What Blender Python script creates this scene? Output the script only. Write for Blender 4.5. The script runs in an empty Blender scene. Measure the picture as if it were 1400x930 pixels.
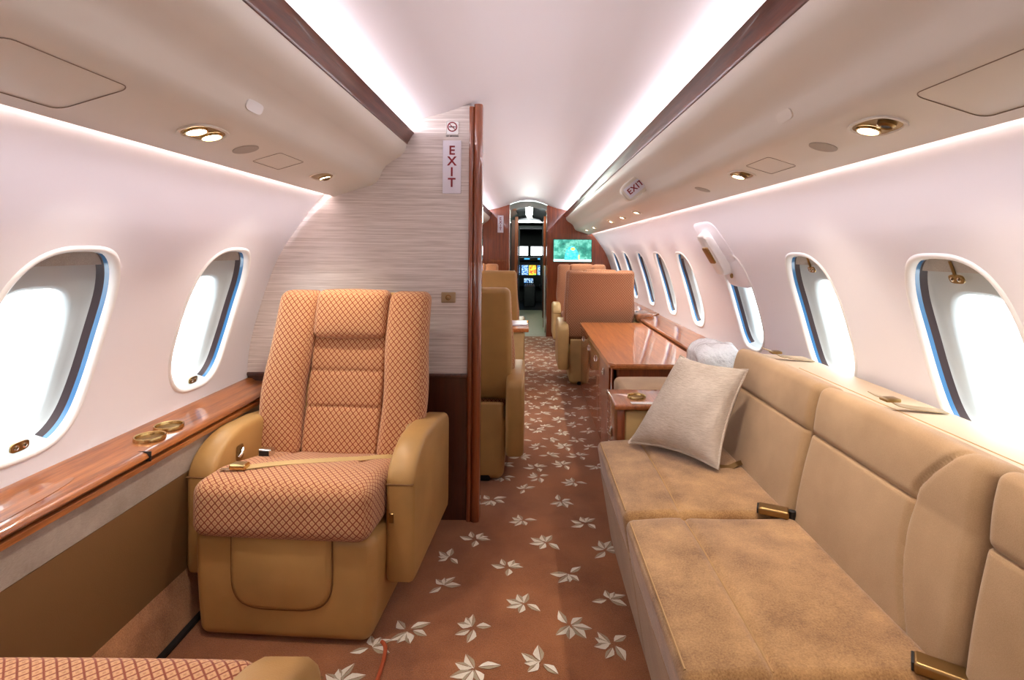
import bpy, bmesh, math, random
from mathutils import Vector, Matrix, noise as mnoise
random.seed(7)
PI = math.pi
R = math.radians
C = bpy.context.scene.collection

# ------------------------------------------------------------------ camera
F = 735.0
cam_d = bpy.data.cameras.new('camera'); cam = bpy.data.objects.new('camera', cam_d); C.objects.link(cam)
cam_d.sensor_width = 36; cam_d.lens = F/1400*36
cam_d.shift_x = -23/1400; cam_d.shift_y = -122/1400
cam_d.clip_start = 0.02; cam_d.clip_end = 300
cam.location = (0, 0, 1.17)
ROLL = 0.5
cam.rotation_euler = (Matrix.Rotation(R(90), 3, 'X') @ Matrix.Rotation(R(ROLL), 3, 'Z')).to_euler()
bpy.context.scene.camera = cam
vs = bpy.context.scene.view_settings
vs.view_transform = 'Standard'; vs.look = 'None'; vs.gamma = 1; vs.use_curve_mapping = False
vs.exposure = 0.88
# ------------------------------------------------------------------ world: flat bright overcast
w = bpy.data.worlds.new('world'); bpy.context.scene.world = w; w.use_nodes = True
bg = w.node_tree.nodes['Background']; bg.inputs[0].default_value = (0.93, 0.975, 1.0, 1); bg.inputs[1].default_value = 3.2

CX = -0.015            # centre line of the cabin
Y0, Y1 = -1.6, 7.35    # aft wall, forward bulkhead
PY = 2.33              # divider face

def area(name, loc, rot, sx, sy, e, col):
    l = bpy.data.lights.new(name, 'AREA'); l.shape = 'RECTANGLE'; l.size = sx; l.size_y = sy
    l.energy = e; l.color = col
    o = bpy.data.objects.new(name, l); C.objects.link(o); o.location = loc; o.rotation_euler = rot
    return o
PINK = (0.97, 0.91, 1.0)
for s in (-1, 1):
    # LED strip in the ceiling cove behind the wood edge, pointing up and inward
    area('cove_light', (CX+s*0.540, (Y0+Y1)/2, 1.688), (0, R(s*104), 0), 0.02, Y1-Y0-.1, 10.5, PINK)
    # LED strip in the gap between overhead trim and wall, pointing down
    area('wash_light', (CX+s*0.80, (Y0+Y1)/2, 1.452), (0, R(s*34), 0), 0.025, Y1-Y0-.1, 100, PINK)

# ------------------------------------------------------------------ materials
def nt(name):
    m = bpy.data.materials.new(name); m.use_nodes = True
    t = m.node_tree; b = t.nodes['Principled BSDF']
    return m, t, b
def lin(c):
    return tuple(((x/255+.055)/1.055)**2.4 if x/255 > .04045 else x/255/12.92 for x in c) + (1,)
def N(t, k, **kw):
    n = t.nodes.new(k)
    for a, v in kw.items(): setattr(n, a, v)
    return n
def mathn(t, op, a, b=None, c=None):
    n = t.nodes.new('ShaderNodeMath'); n.operation = op
    for i, v in enumerate((a, b, c)):
        if v is None: continue
        if isinstance(v, (int, float)): n.inputs[i].default_value = v
        else: t.links.new(v, n.inputs[i])
    return n.outputs[0]
def coords(t, scale=(1,1,1), uv=False, rot=(0,0,0)):
    tc = N(t, 'ShaderNodeTexCoord'); mp = N(t, 'ShaderNodeMapping')
    mp.inputs['Scale'].default_value = scale; mp.inputs['Rotation'].default_value = rot
    t.links.new(tc.outputs['UV' if uv else 'Object'], mp.inputs[0])
    return mp.outputs[0]
def mix(t, fac, a, b):
    n = N(t, 'ShaderNodeMix', data_type='RGBA')
    for sock, v in ((n.inputs[0], fac), (n.inputs[6], a), (n.inputs[7], b)):
        if isinstance(v, (tuple, float, int)): sock.default_value = v
        else: t.links.new(v, sock)
    return n.outputs[2]
def bump(t, b, h, st, dist=.01):
    n = N(t, 'ShaderNodeBump'); n.inputs['Strength'].default_value = st; n.inputs['Distance'].default_value = dist
    t.links.new(h, n.inputs['Height']); t.links.new(n.outputs[0], b.inputs['Normal'])
def noise(t, vec, sc, det=3, rough=.5):
    n = N(t, 'ShaderNodeTexNoise'); n.inputs['Scale'].default_value = sc; n.inputs['Detail'].default_value = det
    n.inputs['Roughness'].default_value = rough
    t.links.new(vec, n.inputs['Vector']); return n.outputs[0]
def ramp(t, f, a, b):
    n = N(t, 'ShaderNodeMapRange'); n.inputs[1].default_value = a; n.inputs[2].default_value = b
    t.links.new(f, n.inputs[0]); return n.outputs[0]
def plain(name, col, rough=.5, metal=0, coat=0, spec=.5, var=0, sc=20, bmp=0, bsc=200, emit=0, sheen=0):
    m, t, b = nt(name)
    b.inputs['Base Color'].default_value = lin(col); b.inputs['Roughness'].default_value = rough
    b.inputs['Metallic'].default_value = metal; b.inputs['Coat Weight'].default_value = coat
    b.inputs['Coat Roughness'].default_value = .03; b.inputs['Specular IOR Level'].default_value = spec
    if sheen: b.inputs['Sheen Weight'].default_value = sheen; b.inputs['Sheen Roughness'].default_value = .4
    if var:
        f = ramp(t, noise(t, coords(t), sc), .3, .7)
        c1 = tuple(max(0, x*(1-var)) for x in col); c2 = tuple(min(255, x*(1+var)) for x in col)
        t.links.new(mix(t, f, lin(c1), lin(c2)), b.inputs['Base Color'])
    if bmp: bump(t, b, noise(t, coords(t), bsc, 2), bmp, .002)
    if emit:
        b.inputs['Emission Color'].default_value = lin(col); b.inputs['Emission Strength'].default_value = emit
    return m
def wood(name, c1, c2, axis='Y', coat=1.0, rough=.35):
    m, t, b = nt(name)
    sc = {'X': (1.2, 26, 26), 'Y': (26, 1.2, 26), 'Z': (26, 26, 1.2)}[axis]
    f = noise(t, coords(t, sc), 1.6, 6, .62)
    f2 = noise(t, coords(t, tuple(x*6 for x in sc)), 2.0, 2, .5)
    g = mathn(t, 'MULTIPLY_ADD', f2, .3, mathn(t, 'MULTIPLY', f, .8))
    t.links.new(mix(t, ramp(t, g, .38, .72), lin(c1), lin(c2)), b.inputs['Base Color'])
    b.inputs['Roughness'].default_value = rough; b.inputs['Coat Weight'].default_value = coat
    b.inputs['Coat Roughness'].default_value = .02; b.inputs['Coat IOR'].default_value = 1.6
    return m
def diamond(name, base, line, p=.0215, lw=.10, dot=True):
    m, t, b = nt(name)
    v = coords(t, (1, 1, 1), uv=True)
    sp = N(t, 'ShaderNodeSeparateXYZ'); t.links.new(v, sp.inputs[0])
    u = mathn(t, 'DIVIDE', sp.outputs[0], p); w_ = mathn(t, 'DIVIDE', sp.outputs[1], p*1.08)
    a = mathn(t, 'ADD', u, w_); c = mathn(t, 'SUBTRACT', u, w_)
    pa = mathn(t, 'PINGPONG', a, .5); pc = mathn(t, 'PINGPONG', c, .5)
    mn = mathn(t, 'MINIMUM', pa, pc)
    ln = ramp(t, mn, lw+.05, lw-.04)
    mx = mathn(t, 'MINIMUM', pa, pc)
    nz = noise(t, coords(t), 900, 2, .7); big = noise(t, coords(t), 9, 2)
    basec = mix(t, ramp(t, nz, .3, .7), lin(tuple(x*.86 for x in base)), lin(tuple(min(255, x*1.1) for x in base)))
    if dot:
        dt = ramp(t, mn, .30, .42)
        basec = mix(t, mathn(t, 'MULTIPLY', dt, .45), basec, lin(line))
    linec = mix(t, ramp(t, nz, .25, .75), lin(tuple(x*.8 for x in line)), lin(tuple(min(255, x*1.15) for x in line)))
    t.links.new(mix(t, ln, basec, linec), b.inputs['Base Color'])
    b.inputs['Roughness'].default_value = .95; b.inputs['Sheen Weight'].default_value = .15
    h = mathn(t, 'MULTIPLY_ADD', nz, .35, mathn(t, 'MULTIPLY', ln, -.5))
    bump(t, b, h, .6, .002)
    return m
def cloth(name, c1, c2, sc=500, aniso=(1,1,1), big=7, bmp=.4, sheen=.2, rough=.95):
    m, t, b = nt(name)
    f = noise(t, coords(t, aniso), sc, 3, .7); g = noise(t, coords(t), big, 3, .6)
    k = mathn(t, 'MULTIPLY_ADD', f, .5, mathn(t, 'MULTIPLY', g, .55))
    t.links.new(mix(t, ramp(t, k, .38, .68), lin(c1), lin(c2)), b.inputs['Base Color'])
    b.inputs['Roughness'].default_value = rough; b.inputs['Sheen Weight'].default_value = sheen
    b.inputs['Specular IOR Level'].default_value = .2
    bump(t, b, f, bmp, .002)
    return m
M = {}
M['wall'] = plain('wall_panel', (230, 226, 230), .45, bmp=.03, bsc=300)
M['ceiling'] = plain('ceiling_panel', (242, 238, 242), .5)
M['trim'] = plain('overhead_trim', (222, 213, 200), .38, spec=.4)
M['groove'] = plain('panel_gap', (140, 120, 102), .8)
M['white'] = plain('white_plastic', (236, 234, 232), .35)
M['grey_disc'] = plain('speaker_mesh', (178, 166, 152), .7, bmp=.4, bsc=900)
M['leather'] = plain('tan_leather', (176, 136, 80), .42, var=.05, sc=6, bmp=.25, bsc=420, spec=.45)
M['leather2'] = plain('pale_tan_leather', (196, 166, 112), .42, var=.04, sc=6, bmp=.2, bsc=420, spec=.45)
M['shelf'] = plain('pale_shelf', (196, 174, 146), .5, bmp=.2, bsc=400)
M['sofa_seam'] = plain('velvet_seam', (186, 150, 102), .8)
M['seam'] = plain('seam_thread', (120, 82, 44), .8)
M['fabric'] = diamond('diamond_fabric', (208, 158, 112), (138, 60, 30))
M['fabric_pale'] = diamond('diamond_fabric_forward', (186, 138, 104), (140, 84, 56), lw=.14)
M['velvet'] = cloth('tan_velvet', (126, 88, 48), (192, 150, 98), 260, big=9, bmp=.3, sheen=.5)
M['sofa'] = cloth('sofa_cloth', (154, 122, 86), (184, 152, 114), 700, big=4, bmp=.35, sheen=.25)
M['linen'] = cloth('cream_linen', (168, 152, 136), (214, 202, 188), 150, aniso=(.3, .3, 4), big=5, bmp=.7, sheen=.1)
M['carpet'] = cloth('rust_carpet', (118, 67, 34), (174, 111, 66), 320, big=3.2, bmp=1.0, sheen=.25)
M['carpet_side'] = cloth('riser_carpet', (128, 80, 44), (190, 134, 86), 300, big=6, bmp=1.0)
M['leaf'] = cloth('leaf_cream', (218, 206, 186), (244, 236, 220), 400, bmp=.8)
M['leaf2'] = cloth('leaf_grey', (158, 140, 114), (190, 174, 146), 400, bmp=.8)
M['wood'] = wood('mahogany', (108, 54, 20), (176, 104, 48), 'Y')
M['woodZ'] = wood('mahogany_upright', (100, 42, 18), (152, 76, 34), 'Z')
M['wood_edge'] = wood('mahogany_edge', (58, 22, 9), (112, 52, 22), 'Y', coat=.3, rough=.3)
M['wood_dark'] = wood('dark_mahogany', (58, 26, 18), (84, 40, 26), 'Z', coat=.6)
M['wood_red'] = wood('red_mahogany', (104, 42, 16), (154, 72, 30), 'Z')
M['wood_table'] = wood('table_walnut', (156, 86, 38), (206, 128, 64), 'Y')
M['black'] = plain('black', (22, 20, 20), .5)
M['dark'] = plain('dark_cockpit', (30, 32, 34), .6)
M['brown_panel'] = plain('brown_panel', (122, 88, 50), .55, bmp=.15, bsc=300)
M['fabric_band'] = cloth('linen_band', (150, 134, 118), (184, 168, 152), 300, aniso=(1, .4, 3), bmp=.4)
M['gold'] = plain('brushed_gold', (206, 176, 120), .22, metal=1)
M['chrome'] = plain('chrome', (222, 220, 215), .12, metal=1)
M['brass'] = plain('aged_brass', (150, 122, 78), .35, metal=1)
M['plate'] = plain('bronze_plate', (172, 150, 118), .4, metal=.4)
M['red'] = plain('sign_red', (132, 10, 28), .5)
M['sign'] = plain('sign_white', (226, 222, 232), .4)
M['ink'] = plain('ink', (60, 50, 52), .6)
M['blue'] = plain('pane_edge_blue', (60, 118, 168), .15, spec=.8)
M['seal'] = plain('rubber_seal', (58, 46, 50), .5)
M['liner'] = plain('window_liner', (180, 187, 188), .4)
M['shade'] = cloth('shade_mesh', (140, 134, 126), (190, 184, 176), 500, bmp=.2)
M['rust_cord'] = plain('rust_cord', (168, 74, 34), .7)
M['lamp'] = plain('lamp_lens', (255, 244, 226), .3, emit=14)
M['galley_floor'] = plain('vestibule_floor', (150, 146, 118), .35, var=.05)
M['mirror'] = plain('tinted_mirror', (170, 184, 176), .06, metal=1)
M['teal'] = plain('teal_screen', (60, 150, 200), .3, emit=1.2)
# striped wall covering
m, t, b = nt('ribbed_wallcovering')
f = noise(t, coords(t, (2.2, 2.2, 150)), 1.0, 3, .7); f2 = noise(t, coords(t, (9, 9, 420)), 1, 2)
k = mathn(t, 'MULTIPLY_ADD', f2, .35, mathn(t, 'MULTIPLY', f, .7))
t.links.new(mix(t, ramp(t, k, .42, .62), lin((192, 178, 170)), lin((228, 218, 212))), b.inputs['Base Color'])
b.inputs['Roughness'].default_value = .5; bump(t, b, k, .5, .002); M['stripe'] = m
# clear pane (thin, no refraction)
m, t, b = nt('clear_pane')
tr = N(t, 'ShaderNodeBsdfTransparent'); tr.inputs[0].default_value = (.96, .985, 1, 1)
gl = N(t, 'ShaderNodeBsdfGlossy'); gl.inputs['Roughness'].default_value = .02
lw = N(t, 'ShaderNodeLayerWeight'); lw.inputs['Blend'].default_value = .5
fa = mathn(t, 'MULTIPLY_ADD', mathn(t, 'POWER', lw.outputs['Facing'], 4.0), .35, .02)
mx = N(t, 'ShaderNodeMixShader'); t.links.new(fa, mx.inputs[0]); t.links.new(tr.outputs[0], mx.inputs[1]); t.links.new(gl.outputs[0], mx.inputs[2])
t.links.new(mx.outputs[0], t.nodes['Material Output'].inputs[0]); M['pane'] = m
# crinkled plastic
m, t, b = nt('clear_plastic_wrap'); b.inputs['Base Color'].default_value = lin((232, 236, 240)); b.inputs['Roughness'].default_value = .18
b.inputs['Coat Weight'].default_value = .6; bump(t, b, noise(t, coords(t), 22, 4, .6), .8, .02); M['plastic'] = m
# colourful screens (flat pictures shown on displays)
def screen(name, stops, sc, strength):
    m, t, b = nt(name)
    f = noise(t, coords(t, (1, 1, 1)), sc, 3, .6)
    r = N(t, 'ShaderNodeValToRGB'); t.links.new(f, r.inputs[0])
    e = r.color_ramp.elements
    while len(e) < len(stops): e.new(.5)
    for i, (p, c) in enumerate(stops): e[i].position = p; e[i].color = lin(c)
    t.links.new(r.outputs[0], b.inputs['Emission Color']); b.inputs['Emission Strength'].default_value = strength
    b.inputs['Base Color'].default_value = (.01, .01, .01, 1); b.inputs['Roughness'].default_value = .15
    return m
M['tv_back'] = screen('tv_forest', [(.3, (20, 92, 84)), (.5, (58, 150, 130)), (.62, (120, 205, 185)), (.7, (24, 110, 96))], 9, .9)
M['tv_dome'] = screen('tv_dome', [(.35, (40, 160, 200)), (.55, (80, 220, 235)), (.72, (150, 240, 240))], 26, 1.0)
M['tv_white'] = plain('tv_snow', (200, 245, 240), .3, emit=.9)
M['tv_yellow'] = plain('tv_yellow', (240, 220, 90), .3, emit=1.0)
M['map_display'] = screen('weather_display', [(.40, (40, 170, 80)), (.47, (235, 215, 60)), (.53, (240, 120, 40)), (.6, (230, 70, 60))], 16, 1.2)
M['blue_display'] = screen('flight_display', [(.35, (10, 20, 50)), (.48, (30, 110, 190)), (.56, (200, 230, 240)), (.62, (20, 60, 110))], 30, 1.2)

# ------------------------------------------------------------------ mesh helpers
def obj(name, bm, mat, parent=None, smooth=35, props=None):
    me = bpy.data.meshes.new(name)
    bmesh.ops.remove_doubles(bm, verts=bm.verts, dist=1e-5)
    bmesh.ops.recalc_face_normals(bm, faces=bm.faces)
    bm.to_mesh(me); bm.free()
    mats = mat if isinstance(mat, (list, tuple)) else [mat]
    for q in mats: me.materials.append(q)
    o = bpy.data.objects.new(name, me); C.objects.link(o)
    if parent is not None:
        base = Vector((0, 0, 0)); pr = parent
        while pr is not None: base += pr.location; pr = pr.parent
        me.transform(Matrix.Translation(-base)); o.parent = parent
    elif me.vertices:
        xs = [v.co for v in me.vertices]
        L = Vector(((min(v.x for v in xs)+max(v.x for v in xs))/2, (min(v.y for v in xs)+max(v.y for v in xs))/2, min(v.z for v in xs)))
        me.transform(Matrix.Translation(-L)); o.location = L
    me.shade_smooth(); me.set_sharp_from_angle(angle=R(smooth))
    if props:
        for k_, v_ in props.items(): o[k_] = v_
    return o
def thing(name, label, cat, loc=(0,0,0), group=None, rotz=0):
    o = bpy.data.objects.new(name, None); C.objects.link(o); o.location = loc; o.rotation_euler = (0,0,rotz)
    o.empty_display_size = .05
    o['label'] = label; o['category'] = cat
    if group: o['group'] = group
    return o
def tag(o, label, cat, group=None):
    o['label'] = label; o['category'] = cat
    if group: o['group'] = group
    return o
def struct(name, bm, mat, smooth=35):
    o = obj(name, bm, mat, None, smooth); o['kind'] = 'structure'; return o
def sroot(name, loc):
    o = bpy.data.objects.new(name, None); C.objects.link(o); o.location = loc; o['kind'] = 'structure'; o.empty_display_size = .05; return o
def dup(root, loc, rotz, label, group=None):
    r = root.copy(); C.objects.link(r); r.location = loc; r.rotation_euler = (0,0,rotz); r['label'] = label
    if group: r['group'] = group
    for ch in list(root.children):
        c = ch.copy(); C.objects.link(c); c.parent = r
        for g in ch.children:
            d = g.copy(); C.objects.link(d); d.parent = c
    return r
def NB():
    b = bmesh.new(); b.loops.layers.uv.new('UVMap'); return b
def bx(bm, x0, x1, y0, y1, z0, z1, r=0, seg=2, mi=0, fn=None):
    vs_ = [bm.verts.new(((x0, x1)[i], (y0, y1)[j], (z0, z1)[k])) for i in (0,1) for j in (0,1) for k in (0,1)]
    fs = [(0,1,3,2),(4,6,7,5),(0,4,5,1),(2,3,7,6),(0,2,6,4),(1,5,7,3)]
    F_ = [bm.faces.new([vs_[i] for i in f]) for f in fs]
    for f in F_: f.material_index = mi
    if r:
        es = list({e for f in F_ for e in f.edges})
        res = bmesh.ops.bevel(bm, geom=es, offset=r, segments=seg, profile=.5, affect='EDGES')
        for f in res['faces']: f.material_index = mi
    return vs_
def axis_samples(h, r, n):
    a = []
    core = max(h-r, 1e-4)
    for i in range(n+1): a.append(-core + 2*core*i/n)
    k = 4
    e = [core + r*math.tan(R(45)*i/k) for i in range(1, k+1)]
    return [-x for x in reversed(e)] + a + e
def softbox(bm, c, h, r, n=(6,6,6), puff=(0,0,0), fn=None, mi=0, uvo=(0,0)):
    """rounded padded block: c centre, h half sizes, r edge radius; fn(p) bends the local point, returns world point"""
    uvl = bm.loops.layers.uv.active
    S = [axis_samples(h[i], r, n[i]) for i in range(3)]
    cache = {}
    def P(p):
        key = (round(p[0],6), round(p[1],6), round(p[2],6))
        if key in cache: return cache[key]
        q = [max(-(h[i]-r), min(h[i]-r, p[i])) for i in range(3)]
        d = Vector([p[i]-q[i] for i in range(3)]); L = d.length
        v = Vector(q) + (d/L*r if L > 1e-9 else Vector((0,0,0)))
        u = [v[i]/h[i] for i in range(3)]
        for i in range(3):
            j, k = (i+1) % 3, (i+2) % 3
            v[i] += puff[i]*u[i]*max(0, 1-u[j]**2)*max(0, 1-u[k]**2)
        v = v + Vector(c)
        if fn: v = Vector(fn(v))
        cache[key] = bm.verts.new(v); return cache[key]
    for ax in range(3):
        j, k = [(1,2),(0,2),(0,1)][ax]
        for sgn in (-1, 1):
            for a in range(len(S[j])-1):
                for b_ in range(len(S[k])-1):
                    pts = []
                    for (da, db) in ((0,0),(1,0),(1,1),(0,1)):
                        p = [0,0,0]; p[ax] = sgn*h[ax]; p[j] = S[j][a+da]; p[k] = S[k][b_+db]; pts.append(p)
                    vv = [P(p) for p in pts]
                    if len(set(vv)) < 4: continue
                    try: f = bm.faces.new(vv)
                    except ValueError: continue
                    f.material_index = mi
                    if uvl:
                        for lp, p in zip(f.loops, pts):
                            off = h[ax]*sgn*.5 if ax == 2 else 0
                            lp[uvl].uv = (p[j]+c[j]+uvo[0], p[k]+c[k]+uvo[1]-(h[ax] if ax == 2 else 0))
def ext(bm, pts, y0, y1, closed=True, caps=True, ny=1, mi=0, fn=None):
    """profile of (x,z) swept along Y"""
    rows = []
    for i in range(ny+1):
        y = y0 + (y1-y0)*i/ny
        rows.append([bm.verts.new(fn(x, y, z) if fn else (x, y, z)) for x, z in pts])
    n = len(pts)
    for i in range(ny):
        for j in range(n if closed else n-1):
            f = bm.faces.new([rows[i][j], rows[i][(j+1) % n], rows[i+1][(j+1) % n], rows[i+1][j]]); f.material_index = mi
    if closed and caps:
        for rr in (rows[0], rows[-1]):
            f = bm.faces.new(rr); f.material_index = mi
    return rows
def prism(bm, pts3, d, mi=0):
    """polygon of 3D points pushed by vector d"""
    a = [bm.verts.new(p) for p in pts3]; b = [bm.verts.new(Vector(p)+Vector(d)) for p in pts3]
    n = len(a); fs = [bm.faces.new(a), bm.faces.new(b[::-1])]
    for i in range(n): fs.append(bm.faces.new([a[i], a[(i+1) % n], b[(i+1) % n], b[i]]))
    for f in fs: f.material_index = mi
def lathe(bm, prof, M4, n=24, mi=0, ell=1.0, cap=False):
    """prof list of (r, h) around local Z, transformed by M4"""
    rows = []
    for r, h in prof:
        rows.append([bm.verts.new(M4 @ Vector((r*math.cos(2*PI*i/n)*ell, r*math.sin(2*PI*i/n), h))) for i in range(n)])
    for a in range(len(rows)-1):
        for i in range(n):
            f = bm.faces.new([rows[a][i], rows[a][(i+1) % n], rows[a+1][(i+1) % n], rows[a+1][i]]); f.material_index = mi
    for rr in (rows[0], rows[-1]):
        if cap and prof[0 if rr is rows[0] else -1][0] > 1e-4:
            f = bm.faces.new(rr); f.material_index = mi
def tube(bm, pts, r, n=8, mi=0, flat=1.0, up=Vector((0,0,1))):
    pts = [Vector(p) for p in pts]; rows = []
    for i, p in enumerate(pts):
        d = (pts[min(i+1, len(pts)-1)] - pts[max(i-1, 0)]).normalized()
        a = d.cross(up)
        if a.length < 1e-3: a = d.cross(Vector((1,0,0)))
        a.normalize(); b_ = a.cross(d).normalized()
        rows.append([bm.verts.new(p + a*r*math.cos(2*PI*k/n) + b_*r*flat*math.sin(2*PI*k/n)) for k in range(n)])
    for i in range(len(rows)-1):
        for k in range(n):
            f = bm.faces.new([rows[i][k], rows[i][(k+1) % n], rows[i+1][(k+1) % n], rows[i+1][k]]); f.material_index = mi
    bm.faces.new(rows[0]).material_index = mi; bm.faces.new(rows[-1][::-1]).material_index = mi
def ribbon(bm, pts, side, wdt, th=.0025):
    pts = [Vector(p) for p in pts]; rows = []
    for i, p in enumerate(pts):
        s = Vector(side[i] if isinstance(side, list) else side).normalized()*wdt/2
        d = (pts[min(i+1, len(pts)-1)] - pts[max(i-1, 0)]).normalized(); n = s.cross(d).normalized()*th/2
        rows.append([bm.verts.new(q) for q in (p-s-n, p+s-n, p+s+n, p-s+n)])
    for i in range(len(rows)-1):
        for k in range(4): bm.faces.new([rows[i][k], rows[i][(k+1) % 4], rows[i+1][(k+1) % 4], rows[i+1][k]])
    bm.faces.new(rows[0]); bm.faces.new(rows[-1])
def smoothpts(P, n=8):
    P = [Vector(p) for p in P]; out = []
    for i in range(len(P)-1):
        a = P[max(i-1,0)]; b = P[i]; c = P[i+1]; d = P[min(i+2,len(P)-1)]
        for k in range(n):
            t_ = k/n
            out.append(.5*((2*b)+(c-a)*t_+(2*a-5*b+4*c-d)*t_**2+(3*b-a-3*c+d)*t_**3))
    out.append(P[-1]); return out
def text(name, s, size, M4, mat, parent, depth=.0006, line=1.0, bold=0, sp=1.0):
    cu = bpy.data.curves.new(name, 'FONT'); cu.body = s; cu.size = size; cu.align_x = 'CENTER'; cu.align_y = 'CENTER'
    cu.extrude = depth; cu.space_line = line; cu.space_character = sp; cu.offset = bold
    tmp = bpy.data.objects.new('tmp', cu); C.objects.link(tmp)
    me = bpy.data.meshes.new_from_object(tmp); bpy.data.objects.remove(tmp); bpy.data.curves.remove(cu)
    me.name = name
    base = Vector((0,0,0)); pr = parent
    while pr is not None: base += pr.location; pr = pr.parent
    me.transform(Matrix.Translation(-base) @ M4)
    me.materials.clear(); me.materials.append(mat)
    o = bpy.data.objects.new(name, me); C.objects.link(o); o.parent = parent
    return o
def interp(tab, z):
    n = len(tab)
    if z <= tab[0][0]: return tab[0][1]
    if z >= tab[-1][0]: return tab[-1][1]
    for i in range(n-1):
        if tab[i][0] <= z <= tab[i+1][0]: break
    def m_(k):
        if k == 0: return (tab[1][1]-tab[0][1])/(tab[1][0]-tab[0][0])
        if k == n-1: return (tab[-1][1]-tab[-2][1])/(tab[-1][0]-tab[-2][0])
        return (tab[k+1][1]-tab[k-1][1])/(tab[k+1][0]-tab[k-1][0])
    h = tab[i+1][0]-tab[i][0]; u = (z-tab[i][0])/h
    return ((2*u**3-3*u**2+1)*tab[i][1]+(u**3-2*u**2+u)*h*m_(i)+(-2*u**3+3*u**2)*tab[i+1][1]+(u**3-u**2)*h*m_(i+1))

# ------------------------------------------------------------------ cabin shell
WP = [(-.05,1.03),(.14,1.09),(.4,1.165),(.6,1.20),(.75,1.19),(.894,1.155),(1.02,1.115),(1.148,1.062),(1.31,.955),(1.395,.885),(1.5,.77),(1.62,.62)]
def wx(z): return interp(WP, z)
def W(s, y, z, n=0):
    d = (wx(z+.01)-wx(z-.01))/.02; L = math.hypot(1, d)
    return Vector((CX+s*(wx(z)+n/L), y, z-n*d/L))
def sell(ang, a, b, e):
    c, s_ = math.cos(ang), math.sin(ang)
    return (a*math.copysign(abs(c)**(2/e), c), b*math.copysign(abs(s_)**(2/e), s_))
def sell_dir(dy, dz, a, b, e):
    k = (abs(dy/a)**e+abs(dz/b)**e)**(-1/e); return dy*k, dz*k
WIN = {-1: [-.76, -.06, .62, 1.295, 1.965, 2.75, 3.5, 4.4, 5.14, 5.9, 6.65], 1: [-.73, -.03, .67, 1.375, 2.08, 2.83, 3.73, 4.40, 5.14, 5.9, 6.65]}
WZ, WA, WB, WE = .912, .168, .250, 3.0
OZ, OA, OB, OE = .864, .118, .176, 3.4
TZ0, TZ1, TH = .62, 1.20, .25
def build_wall(s):
    bm = NB(); ny, nz = 12, 16
    zs_lo = [.1+(TZ0-.1)*i/6 for i in range(6)]
    zs_mid = [TZ0+(TZ1-TZ0)*i/nz for i in range(nz+1)]
    zs_hi = [TZ1+(1.60-TZ1)*i/12 for i in range(1, 13)]
    def grid(ys, zs):
        g = [[bm.verts.new(W(s, y, z)) for z in zs] for y in ys]
        for i in range(len(ys)-1):
            for j in range(len(zs)-1): bm.faces.new([g[i][j], g[i+1][j], g[i+1][j+1], g[i][j+1]])
    prev = Y0
    for yc in WIN[s]:
        grid([prev, yc-TH], zs_lo+zs_mid+zs_hi)
        ys = [yc-TH+2*TH*i/ny for i in range(ny+1)]
        grid(ys, zs_lo+[TZ0]); grid(ys, [TZ1]+zs_hi)
        B_ = [(y, TZ0) for y in ys]+[(yc+TH, z) for z in zs_mid[1:]]+[(y, TZ1) for y in reversed(ys[:-1])]+[(yc-TH, z) for z in reversed(zs_mid[1:-1])]
        rings = []
        for k in range(7):
            u = k/6; rr = []
            for (y, z) in B_:
                oy, oz = sell_dir(y-yc, z-WZ, WA, WB, WE)
                u2 = u**.8
                rr.append(bm.verts.new(W(s, yc+oy+(y-yc-oy)*u2 if k < 6 else y, WZ+oz+(z-WZ-oz)*u2 if k < 6 else z)))
            rings.append(rr)
        nn = len(B_)
        for k in range(6):
            for i in range(nn): bm.faces.new([rings[k][i], rings[k][(i+1) % nn], rings[k+1][(i+1) % nn], rings[k+1][i]])
        prev = yc+TH
    grid([prev, Y1], zs_lo+zs_mid+zs_hi)
    return struct('wall_left' if s < 0 else 'wall_right', bm, M['wall'], 60)
wall_l = build_wall(-1); wall_r = build_wall(1)

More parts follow.
